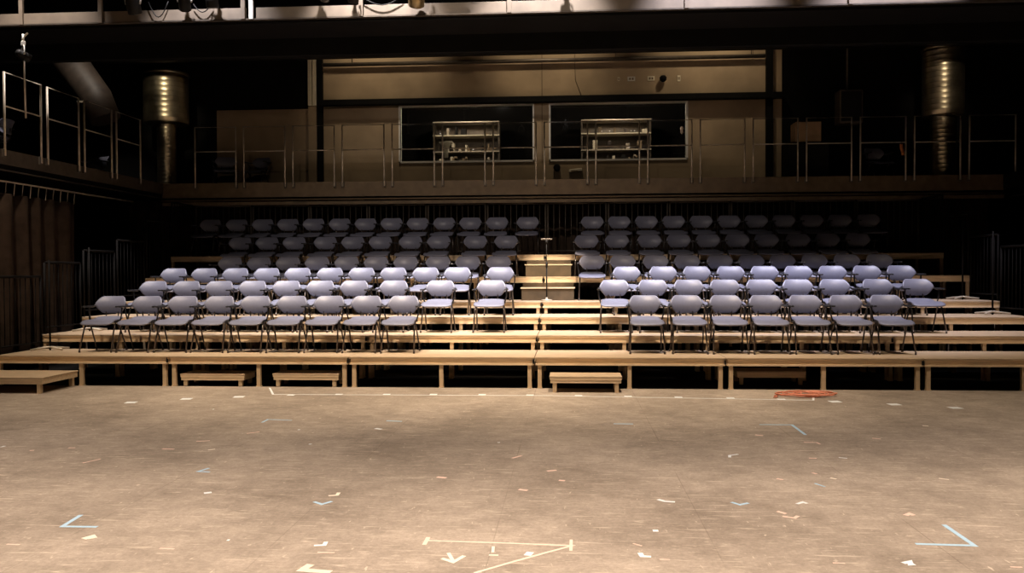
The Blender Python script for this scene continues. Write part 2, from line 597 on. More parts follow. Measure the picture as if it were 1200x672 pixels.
def make_chair():
    t = thing('armchair', '', 'chair')
    bm = bmesh.new(); sheet(bm, seat_pt, 14, 16, .016); obj('seat', bm, 'plastic', t)
    bm = bmesh.new(); sheet(bm, lambda u, v: back_pt(1 - u, v), 16, 20, .014); obj('backrest', bm, 'plastic', t)
    make('seat_frame', 'chairblack', t, B(-.17, .17, -.17, .15, .398, .430, bev=.01),
         T([(-.205, -.17, .42), (-.205, .14, .425)], .011, 6), T([(.205, -.17, .42), (.205, .14, .425)], .011, 6))
    for s in (-1, 1):
        make('back_support', 'chairmetal', t, T([(s * .085, .12, .418), (s * .085, .20, .425), (s * .088, .236, .46), (s * .09, .236, .54), (s * .09, .243, .64)], .009, 6))
        make('leg', 'chairmetal', t, T([(s * .207, -.06, .425), (s * .214, -.12, .33), (s * .228, -.225, .03)], [.012, .011, .010], 8),
             T([(s * .228, -.225, .040), (s * .228, -.225, .0005)], [.013, .015], 8))
        make('leg', 'chairmetal', t, T([(s * .203, -.02, .42), (s * .21, .06, .31), (s * .222, .205, .03)], [.012, .011, .010], 8),
             T([(s * .222, .205, .040), (s * .222, .205, .0005)], [.013, .015], 8))
        a = make('arm', 'chairblack', t, T([(s * .20, .238 - 1.15 * .04 + .02, .655), (s * .235, .215, .645), (s * .243, .16, .628), (s * .243, .02, .622)], [.012, .014, .013, .010], 8),
                 T([(s * .243, .04, .622), (s * .241, .05, .54), (s * .212, .05, .425)], [.011, .010, .010], 6))
        make('arm_pad', 'chairblack', a, B(s * .243 - .019, s * .243 + .019, -.115, .165, .622, .645, bev=.009))
    return Proto(t)


CH = make_chair()
CHX = {
0: ([-6.15, -5.59, -5.04, -4.5, -4.0, -3.48, -3.0, -2.46, -1.88], [1.49, 2.06, 2.59, 3.12, 3.65, 4.19, 4.73]),
1: ([-6.02, -5.5, -4.96, -4.43, -3.91, -3.38, -2.86, -2.23, -1.51, -0.73], [1.13, 1.7, 2.23, 2.77, 3.31, 3.81, 4.35, 4.98, 5.55]),
2: ([-6.17, -5.65, -5.11, -4.58, -4.06, -3.51, -2.96, -2.44, -1.92, -1.38, -0.67], [1.38, 1.96, 2.51, 3.04, 3.56, 4.09, 4.66, 5.15, 5.68]),
3: ([-5.61, -5.04, -4.56, -4.04, -3.51, -2.99, -2.45, -1.86, -1.33, -0.79], [0.85, 1.37, 1.96, 2.47, 3.07, 3.58, 4.09, 4.65, 5.14, 5.72]),
4: ([-5.8, -5.33, -4.79, -4.17, -3.64, -3.12, -2.54, -2.0, -1.3, -0.73], [0.78, 1.34, 1.96, 2.48, 3.0, 3.52, 4.05, 4.65, 5.16, 5.69]),
5: ([-6.86, -6.29, -5.75, -5.22, -4.69, -4.17, -3.65, -3.11, -2.58, -2.06, -1.54, -0.98, -0.37], [0.91, 1.47, 2.01, 2.53, 3.05, 3.57, 4.08, 4.62, 5.15, 5.66, 6.2]),
}
for row in range(6):
    for side, xs in zip(('left', 'right'), CHX[row]):
        for _ in range(60):
            for a in range(len(xs) - 1):
                g = .532 - (xs[a + 1] - xs[a])
                if g > 0:
                    xs[a] -= g / 2
                    xs[a + 1] += g / 2
        xs = sorted(xs, key=lambda x: abs(x - .1))
        for i, x in enumerate(xs):
            if i == 0:
                pos = 'nearest the aisle on its %s side' % side
            elif i == len(xs) - 1:
                pos = 'outermost on the %s side' % side
            else:
                pos = '%s from the aisle on the %s' % (ORD[i], side)
            CH.put((x, row + .665 + rnd.uniform(-.012, .012), ZD[row]), rnd.uniform(-.02, .02),
                   'blue-grey plastic armchair, %s, %s' % (ROW[row], pos), 'blue-grey armchairs on the tiered decks')
for x, y, rz, lab in ((-10.0, 7.0, -.5, 'blue-grey chair on the gallery in the far left corner behind the railing'),
                      (-9.25, 2.75, -1.5, 'blue-grey chair on the left gallery at the picture edge, only its seat lit'),
                      (-7.15, 7.3, .3, 'dim blue-grey chair on the rear gallery, left one of a pair behind the railing'),
                      (-6.50, 7.5, -.2, 'dim blue-grey chair on the rear gallery, right one of a pair behind the railing'),
                      (6.95, 7.3, .2, 'dim blue-grey chair on the rear gallery at the right')):
    CH.put((x, y, 3.34), rz, lab, None)

# ---------------------------------------------------------------- guard rails of the decks
def make_guard(width, n, m_='raildark', name='guard_rail'):
    t = thing(name, '', 'guard rail')
    a = width / 2
    make('rail_frame', m_, t, T([(-a, 0, 0), (-a, 0, 1.06)], .017, 8), T([(a, 0, 0), (a, 0, 1.06)], .017, 8),
         T([(-a, 0, 1.06), (a, 0, 1.06)], .019, 8), T([(-a, 0, .10), (a, 0, .10)], .012, 8))
    b0 = make('baluster', m_, t, T([(0, 0, .10), (0, 0, 1.05)], .0065, 6))
    b0.location = (-a + width / n, 0, 0)
    for k in range(2, n):
        c = b0.copy(); COL.objects.link(c); c.parent = t
        c.location = (-a + k * width / n, 0, 0)
    return Proto(t)


GR = make_guard(1.17, 10)
for i in range(12):
    GR.put((-3 * W + .61 + i * 1.22, 6.165, ZD[5]), 0,
           'dark metal guard rail with thin balusters behind the top row, %s from the left' % ORD[i], 'guard rails behind the top row')
GS = make_guard(.90, 8, 'sidemetal')
for s, side in ((-1, 'left'), (1, 'right')):
    for row in range(6):
        GS.put((s * 7.28, row + .52, ZD[row]), math.pi / 2,
               'dark metal guard rail at the %s end of the %s' % (side, TIER[row] + ' of decks'), 'guard rails at the ends of the tiers')

# ---------------------------------------------------------------- pole with a cross bar in the aisle
t = thing('microphone_stand', 'thin black upright stand with short cross bar and round base in the aisle', 'stand', (.07, 3.36, ZD[3]))
make('base', 'rail', t, lambda bm: lathe(bm, [(.092, 0), (.094, .012), (.085, .022), (.02, .03), (.016, .06)], 24))
make('pole', 'blackmetal', t, T([(0, 0, .02), (0, 0, .62)], .011, 8), T([(0, 0, .60), (0, 0, 1.04)], .008, 8))
make('clutch', 'blackmetal', t, T([(0, 0, .56), (0, 0, .66)], .018, 8), T([(0, 0, .97), (0, 0, 1.03)], .022, 8))
make('cross_bar', 'raildark', t, B(-.095, .095, -.014, .014, 1.03, 1.055, bev=.006))

# ---------------------------------------------------------------- gallery railings
def make_panel():
    t = thing('gallery_railing', '', 'railing')
    a = .43
    make('frame', 'rail', t, T([(-a, 0, -.08), (-a, 0, 1.16), (a, 0, 1.16), (a, 0, -.08)], .017, 8))
    make('mid_rail', 'rail', t, T([(-a, 0, .66), (a, 0, .66)], .012, 8))
    for s in (-1, 1):
        make('bracket', 'raildark', t, B(s * a - .03, s * a + .03, -.004, .036, -.10, .02, bev=.004))
    return Proto(t)


GP = make_panel()
k = 0
for i in range(-4, 12):
    GP.put((-3.12 + .43 + 1.027 * i, 6.0, 3.34), 0, 'grey tube railing panel on the rear gallery, %s from the left' % ORD[k], 'railing panels of the rear gallery')
    k += 1
for i in range(-3, 4):
    GP.put((-7.90, 1.987 - .43 + 1.027 * i, 3.34), math.pi / 2,
           'grey tube railing panel on the left gallery, %s from the picture edge' % ORD[i + 3], 'railing panels of the left gallery')
for i in range(4):
    GP.put((8.80, 1.5 + 1.027 * i, 3.34), -math.pi / 2,
           'dark tube railing panel on the right gallery, %s from the corner' % ORD[3 - i], 'railing panels of the right gallery')

# ---------------------------------------------------------------- ducts
def ribs(x, y, r, z0, z1, step=.11):
    prof = [(r * .98, z0)]
    z = z0
    while z < z1 - step:
        prof += [(r, z + .01), (r, z + step - .02), (r + .003, z + step - .012), (r + .003, z + step - .004), (r, z + step)]
        z += step
    prof += [(r, z1)]
    return lambda bm: lathe(bm, prof, 40, (x, y))


t = thing('spiral_duct', 'large ribbed metal duct with shiny domed cap at the left of the gallery', 'duct', (0, 0, 0))
make('duct_body', 'galv', t, ribs(-8.42, 7.2, .47, 4.80, 5.86))
make('cap', 'galv', t, lambda bm: lathe(bm, [(.48, 5.85), (.50, 5.88), (.47, 5.92), (.30, 5.97), (.05, 5.99)], 40, (-8.42, 7.2)))
make('lower_pipe', 'galv', t, ribs(-8.42, 7.2, .20, 3.34, 4.82, .09))
t = thing('spiral_duct', 'large ribbed metal duct standing at the right of the gallery', 'duct', (0, 0, 0))
make('duct_body', 'galv', t, ribs(8.195, 7.2, .40, 4.70, 6.05))
make('cap', 'galv', t, lambda bm: lathe(bm, [(.42, 6.04), (.43, 6.09), (.40, 6.13), (.1, 6.14)], 40, (8.195, 7.2)))
make('lower_pipe', 'galv', t, ribs(8.195, 7.2, .24, 3.34, 4.72, .09))
t = thing('slanting_duct', 'dark slanting air duct in the upper left corner above the gallery', 'duct', (0, 0, 0))
make('duct_body', 'ductdark', t, T([(-9.75, 5.3, 5.98), (-9.35, 5.25, 5.62), (-8.75, 5.0, 4.95), (-8.55, 5.0, 4.5)], [.32, .32, .30, .28], 20))
make('hanger', 'blackmetal', t, T([(-9.35, 5.28, 5.7), (-9.35, 5.28, 9.2)], .015, 6))
make('flange', 'rail', t, B(-8.93, -8.80, 4.66, 4.70, 4.78, 4.81))

# ---------------------------------------------------------------- catwalk over the decks, with lamps hung on it
t = thing('catwalk', 'overhead lighting catwalk with pale fascia crossing the room at the top edge', 'catwalk')
make('deck_plate', 'black', t, B(-10, 9.5, 2.06, 3.7, 5.40, 5.46), B(-10, 9.5, 2.9, 3.05, 5.12, 5.40))
make('edge_angle', 'raildark', t, B(-10, 9.5, 1.985, 2.06, 5.445, 5.465))
for x0, x1 in ((-9.9, -6.94), (-6.86, -4.56), (-4.4, -2.78), (-2.70, -.48), (-.42, 2.2), (2.25, 4.6), (4.65, 7.2), (7.25, 9.4)):
    make('fascia_panel', 'pinkish', t, B(x0, x1, 2.0, 2.03, 5.468, 5.635, bev=.003))
for x in (-8.2, -6.9, -4.6, -4.47, -2.74, -.45, 2.22, 4.62, 7.22):
    make('post', 'pinkish' if x != -4.47 else 'white', t, B(x - .032, x + .032, 1.965, 2.005, 5.455, 6.55))
make('handrail', 'rail', t, T([(-10, 2.0, 6.5), (9.5, 2.0, 6.5)], .022, 8), T([(-10, 2.0, 6.02), (9.5, 2.0, 6.02)], .016, 8))


def stage_lamp(x, z, y=1.80, tilt=.5, yaw=0.0, s=1.0, body='blackmetal', yoke='white', label=''):
    t = thing('stage_lamp', label, 'stage lamp', (x, y, z), yaw, 'stage lamps hung along the catwalk')
    R = Matrix.Rotation(tilt, 4, 'X')
    def tr(fn):
        def g(bm):
            fn(bm)
            bmesh.ops.transform(bm, matrix=R, verts=bm.verts)
        return g
    make('lamp_body', body, t, tr(lambda bm: lathe(bm, [(q * s, h * s) for q, h in ((.088, -.13), (.095, -.125), (.095, .04), (.085, .06), (.088, .08), (.07, .12), (.04, .15), (.015, .155))], 24)))
    make('lens', 'lens', t, tr(lambda bm: lathe(bm, [(.08 * s, -.131 * s), (.05 * s, -.139 * s), (.01 * s, -.142 * s)], 20)))
    make('yoke', yoke, t, T([(-.10 * s, 0, 0), (-.11 * s, 0, .05 * s), (-.10 * s, 0, .17 * s), (-.03 * s, 0, .21 * s), (.03 * s, 0, .21 * s), (.10 * s, 0, .17 * s), (.11 * s, 0, .05 * s), (.10 * s, 0, 0)], .012 * s, 8))
    make('clamp', yoke, t, B(-.03, .03, -.03, .03, .20 * s, .20 * s + .07, bev=.008), T([(0, 0, .2 * s + .05), (0, .0, .2 * s + .18)], .018, 8))
    return t


stage_lamp(-6.27, 5.67, label='black stage lamp with bright white yoke, leftmost on the catwalk', s=1.1)
stage_lamp(-5.45, 5.68, tilt=.7, yaw=.3, label='black stage lamp with white yoke, second from the left on the catwalk', s=.95)
stage_lamp(-5.02, 5.72, tilt=.2, yaw=-.3, yoke='rail', label='black stage lamp with grey yoke, right beside the second lamp')
stage_lamp(-3.25, 5.75, tilt=-.2, yoke='rail', s=.8, label='small black stage lamp with grey yoke left of the catwalk post')
stage_lamp(-2.80, 5.72, tilt=.5, yaw=.5, yoke='white', s=.85, label='small black stage lamp with white yoke left of the catwalk post')
stage_lamp(-1.83, 5.68, y=1.74, tilt=.8, yaw=.2, s=1.3, body='brass', yoke='brass', label='large brassy stage lamp hanging over the catwalk edge near the middle')
stage_lamp(-1.0, 5.80, tilt=.4, yoke='white', s=.8, label='small stage lamp right of the large brassy one')
stage_lamp(.35, 5.84, tilt=.4, yoke='white', s=.7, label='small stage lamp right of the picture centre, only its foot showing')

# hanging loops of lamp cable on the catwalk
def swag(x0, x1, z, dz, y=1.95):
    pts = [(x0 + (x1 - x0) * i / 10, y, z - dz * math.sin(math.pi * i / 10)) for i in range(11)]
    return T(pts, .008, 6)
for x0, x1, z, dz, lab in ((-6.1, -5.78, 5.75, .24, 'black lamp cable looping below the leftmost stage lamp'),
                           (-5.38, -5.08, 5.70, .13, 'thin lamp cable drooping between the second and third stage lamps'),
                           (-2.7, -2.1, 5.73, .12, 'thin lamp cable drooping left of the large brassy lamp')):
    tag(make('lamp_cable', 'blackmetal', None, swag(x0, x1, z, dz)), lab, 'cable')

# lamp on a drop pole on the left gallery
t = stage_lamp(-7.86, 4.84, 1.52, 1.1, -.8, .75, 'blackmetal', 'white', 'black stage lamp with white yoke on a pole over the left gallery railing')
del t['group']
make('drop_pole', 'rail', t, T([(0, 0, .3), (0, .02, -.95)], .014, 8), T([(-.2, .02, .3), (.2, .02, .3)], .014, 8))

# ---------------------------------------------------------------- curtain on the left
def curtain_pt(x, y0, y1, z0, z1, amp, lam):
    def fn(u, v):
        y = y0 + (y1 - y0) * u
        ph = 2 * math.pi * y / lam + 1.3 * math.sin(y * 3.1)
        a = amp * (1 - .45 * v)
        return (x + a * math.sin(ph), y + a * .3 * math.cos(ph * .5), z0 + (z1 - z0) * v)
    return fn


t = thing('stage_curtain', 'black pleated curtain hanging from hooks under the left gallery', 'curtain')
bm = bmesh.new(); sheet(bm, curtain_pt(-8.05, -1.5, 3.15, .03, 2.72, .085, .40), 260, 6, .006); obj('cloth', bm, 'velour', t)
make('track', 'rail', t, T([(-8.02, -1.6, 2.90), (-8.02, 5.0, 2.90)], .016, 8))
for i in range(24):
    y = -1.4 + i * .195
    make('hook', 'rail', t, T([(-8.05, y, 2.70), (-8.05, y + .012, 2.80), (-8.03, y, 2.885)], .007, 5))
t = tag(make('black_drape', 'velour', None, lambda bm: sheet(bm, lambda u, v: (-9.4 + 18.6 * u, 7.4 + .05 * math.sin(u * 420), .02 + 3.1 * v), 500, 2, .006)),
        'dark pleated drape across the back under the rear gallery', 'drape')
t = thing('stage_curtain', 'black pleated curtain hanging under the right gallery', 'curtain')
bm = bmesh.new(); sheet(bm, curtain_pt(8.95, -1.5, 5.5, .03, 2.85, .055, .34), 260, 4, .006); obj('cloth', bm, 'velour', t)
make('track', 'raildark', t, T([(8.95, -1.6, 2.92), (8.95, 6.0, 2.92)], .016, 8))

# slim brace feet beside the decks' ends
def brace(x, y, z, rz, label):
    t = thing('pipe_stand', label, 'stand', (x, y, z), rz, 'pipe stands beside the tiers')
    make('pole', 'sidemetal', t, T([(0, 0, 0), (0, 0, 1.3)], .014, 8))
    make('foot', 'rail', t, T([(-.22, -.12, .02), (0, 0, .05), (.22, .12, .02)], .016, 6))
    make('foot', 'rail', t, T([(.20, -.14, .02), (0, 0, .05), (-.20, .14, .02)], .016, 6))


brace(-7.0, .75, ZD[0], .3, 'slim pipe stand with splayed feet on the lowest deck, far left')
brace(-6.98, 1.72, ZD[1], .3, 'slim pipe stand with splayed feet on the second tier at the left')
brace(7.02, 2.7, ZD[2], .2, 'slim pipe stand with splayed feet on the third tier at the right')
brace(7.02, 3.7, ZD[3], .2, 'slim pipe stand with splayed feet on the fourth tier at the right')

# ---------------------------------------------------------------- things on the concrete wall and gallery
for x, z, wd, ht, m_, lab in ((1.577, 5.85, .05, .09, 'cream', 'small switch left of the first pale socket plate on the wall'),
                              (1.86, 5.85, .17, .10, 'white', 'bright socket plate on the concrete wall above the right booth window'),
                              (2.30, 5.85, .16, .10, 'cream', 'duller socket plate right of the bright one on the wall'),
                              (2.92, 5.84, .065, .13, 'cream', 'narrow upright switch, rightmost on the concrete wall')):
    t = thing('wall_plate', lab, 'wall socket', (x, YB, z))
    make('plate', m_, t, B(-wd / 2, wd / 2, -.014, -.001, -ht / 2, ht / 2, bev=.003))
    make('socket', 'brown', t, B(-wd * .3, -wd * .05, -.017, -.013, -ht * .25, ht * .25), B(wd * .05, wd * .3, -.017, -.013, -ht * .25, ht * .25))
t = thing('wall_speaker', 'small round black device on the wall between the socket plates', 'speaker', (2.56, YB, 5.82))
make('bracket', 'blackmetal', t, B(-.02, .02, -.05, -.001, -.02, .08))
make('body', 'black', t, lambda bm: (lathe(bm, [(.03, -.07), (.075, -.03), (.08, .03), (.05, .07)], 20), bmesh.ops.translate(bm, vec=(0, -.09, 0), verts=bm.verts)))
t = thing('wall_lamp', 'small round spotlight low on the wall under the right booth window', 'lamp', (.18, YB, 3.86))
make('body', 'black', t, lambda bm: (lathe(bm, [(.075, -.05), (.08, .03), (.05, .06)], 20), bmesh.ops.rotate(bm, matrix=Matrix.Rotation(1.4, 3, 'X'), verts=bm.verts), bmesh.ops.translate(bm, vec=(0, -.08, 0), verts=bm.verts)))
make('lens', 'cream', t, lambda bm: (lathe(bm, [(.03, -.056), (.02, -.06)], 16), bmesh.ops.rotate(bm, matrix=Matrix.Rotation(1.4, 3, 'X'), verts=bm.verts), bmesh.ops.translate(bm, vec=(0, -.08, 0), verts=bm.verts)))
t = thing('emergency_light', 'pale slanted light fitting on the wall right of the round spotlight', 'lamp', (.60, YB, 3.80))
make('housing', 'cream', t, lambda bm: (box(bm, -.15, .15, -.10, -.002, -.035, .035, bev=.012), bmesh.ops.rotate(bm, matrix=Matrix.Rotation(-.12, 3, 'Y'), verts=bm.verts)))
make('lens', 'brown', t, B(-.10, .06, -.104, -.09, -.04, -.005))
t = thing('wall_conduit', 'thin dark conduit running down the concrete wall right of the seam', 'conduit', (.70, YB, 5.35))
make('pipe', 'brown', t, T([(-.12, -.012, 1.2), (-.10, -.012, .5), (.03, -.012, .15)], .008, 6))
make('end_box', 'blackmetal', t, B(.0, .07, -.03, -.001, .06, .14, bev=.006))
t = thing('shadow_band_pipe', 'dark pipe added for the shadow band near the top of the concrete wall', 'pipe', (0, 8.2, 6.28))  # added so that it and its shadow darken a band of wall
make('tube', 'raildark', t, T([(-5.2, 0, 0), (4.8, 0, 0)], .045, 10))
for x in (-4.5, -1.5, 1.5, 4.5):
    make('hanger', 'raildark', t, T([(x, 0, 0), (x, 0, 2.9)], .008, 6))
t = thing('gallery_cabinet', 'dark cabinet on the rear gallery under the cardboard box', 'cabinet', (5.4, 7.2, 3.34))
make('body', 'black', t, B(-.42, .42, -.25, .3, .06, .84, bev=.01), B(-.38, .38, -.2, .26, 0, .06))
make('door', 'blackmetal', t, B(-.40, -.01, -.27, -.25, .09, .81, bev=.004))
make('door', 'blackmetal', t, B(.01, .40, -.27, -.25, .09, .81, bev=.004))
t = thing('cardboard_box', 'brown cardboard box on the dark cabinet right of the cream column side', 'box', (5.41, 7.2, 4.18))
t['label'] = 'brown cardboard box on the dark gallery cabinet behind the railing'
make('carton', 'card', t, B(-.26, .26, -.2, .2, 0, .42, bev=.006))
make('packing_tape', 'cream', t, B(-.26, .26, -.03, .03, .4185, .4215))
t = thing('loudspeaker', 'dim boxy loudspeaker hung high at the right of the gallery', 'loudspeaker', (6.35, 7.4, 4.95))
make('cabinet', 'raildark', t, B(-.24, .24, -.18, .18, -.35, .35, bev=.02))
make('grille', 'blackmetal', t, B(-.21, .21, -.19, -.178, -.31, .31, bev=.006))
make('bracket', 'raildark', t, T([(0, .1, .34), (0, .1, 4.25)], .02, 8))
t = thing('hazard_tag', 'orange strip hanging on the gallery railing near the right duct', 'tag', (6.86, 5.93, 3.95))
make('strip', 'orange', t, lambda bm: sheet(bm, lambda u, v: (-.03 + .06 * u + .03 * v, -.03 + .02 * math.sin(v * 5), -.22 * v), 2, 8, .004))
make('tie', 'raildark', t, T([(0, -.035, -.005), (0, .03, .01), (.02, .0, .05)], .005, 6))

# control booth contents
for x0, x1, lab in ((-2.9, -1.25, 'cluttered equipment shelf behind the left booth window'), (.75, 2.45, 'cluttered equipment shelf behind the right booth window')):
    t = thing('equipment_rack', lab, 'equipment rack', ((x0 + x1) / 2, 10.0, 3.36))
    a = (x1 - x0) / 2
    make('frame', 'raildark', t, B(-a, -a + .04, -.2, .2, 0, 1.85), B(a - .04, a, -.2, .2, 0, 1.85), B(-a, a, .17, .2, 0, 1.85))
    for k, z in enumerate((.72, 1.10, 1.50, 1.83)):
        make('shelf', 'cream' if k == 2 else 'rail', t, B(-a, a, -.24, .2, z, z + .03, bev=.004))
    for k in range(34):
        x = -a + .1 + rnd.random() * (2 * a - .3)
        z = rnd.choice((.75, .75, 1.13, 1.53))
        h = rnd.uniform(.05, .26)
        wd = rnd.uniform(.04, .14)
        make('equipment_unit', rnd.choice(('rail', 'cream', 'chairmetal', 'brown', 'blackmetal', 'beige')), t, B(x, x + wd, -.18, .02, z, z + h, bev=.006))
    for k in range(7):
        x = -a + .15 + rnd.random() * (2 * a - .4)
        z = rnd.choice((.80, 1.17, 1.57))
        make('indicator', 'led', t, B(x, x + rnd.uniform(.01, .03), -.19, -.175, z, z + .012))
t = thing('booth_desk', 'long dark desk inside the control booth behind both windows', 'desk', (0, 9.0, 3.36))
make('desk_top', 'blackmetal', t, B(-3.9, 3.8, -.35, .4, .62, .66, bev=.005))
for x in (-3.7, -.1, 3.6):
    for y in (-.3, .35):
        make('leg', 'blackmetal', t, B(x - .025, x + .025, y - .025, y + .025, 0, .62))
t = thing('desk_lamp', 'pale funnel shaped lamp behind the left booth window', 'lamp', (-2.43, 8.8, 4.02))
make('base', 'blackmetal', t, lambda bm: lathe(bm, [(.07, 0), (.07, .02), (.015, .03), (.012, .2)], 20))
make('stem', 'cream', t, lambda bm: lathe(bm, [(.05, .18), (.055, .42)], 20))
make('shade', 'cream', t, lambda bm: lathe(bm, [(.06, .42), (.08, .45), (.17, .53), (.17, .54)], 24))
t = thing('booth_figurine', 'small pinkish hanging ornament at the right edge of the right booth window', 'ornament', (3.02, 8.55, 4.72))
make('body', 'tape_pink', t, lambda bm: lathe(bm, [(.005, -.09), (.035, -.05), (.03, .0), (.045, .04), (.02, .08), (.004, .09)], 14))
make('string', 'blackmetal', t, T([(0, 0, .08), (0, 0, .95)], .004, 5))

# tiny red lamps under the rear beam
for x, y_, lab in ((-5.3, 5.84, 'tiny red indicator lamp on the rear beam, left'), (5.6, 5.84, 'tiny red indicator lamp on the rear beam, right')):
    t = thing('indicator_lamp', lab, 'indicator lamp', (x, y_, 6.16))
    make('housing', 'blackmetal', t, B(-.04, .04, -.02, .058, -.03, .03, bev=.006))
    make('light', 'redled', t, B(-.02, .02, -.027, -.019, -.012, .012))

# ---------------------------------------------------------------- orange cord coil
bm = bmesh.new()
r2 = random.Random(3)
pts = []
for k in range(120):
    a = k * .37
    rx = .20 + .10 * math.sin(k * .083) + .03 * math.sin(k * .31)
    ry = .15 + .05 * math.cos(k * .061)
    pts.append((3.22 + .12 * math.sin(k * .021) + rx * math.cos(a) * 1.1, -.50 + ry * math.sin(a), .012 + .016 * (k / 170) + .016 * abs(math.sin(k * .47))))
pts = [(2.86, -.72, .010), (2.92, -.66, .010), (2.90, -.58, .010), (2.98, -.5, .011)] + pts
tube(bm, pts, .007, 6)
tag(obj('extension_cord', bm, 'cord'), 'tangled coil of orange cord on the floor in front of the right decks', 'cord')

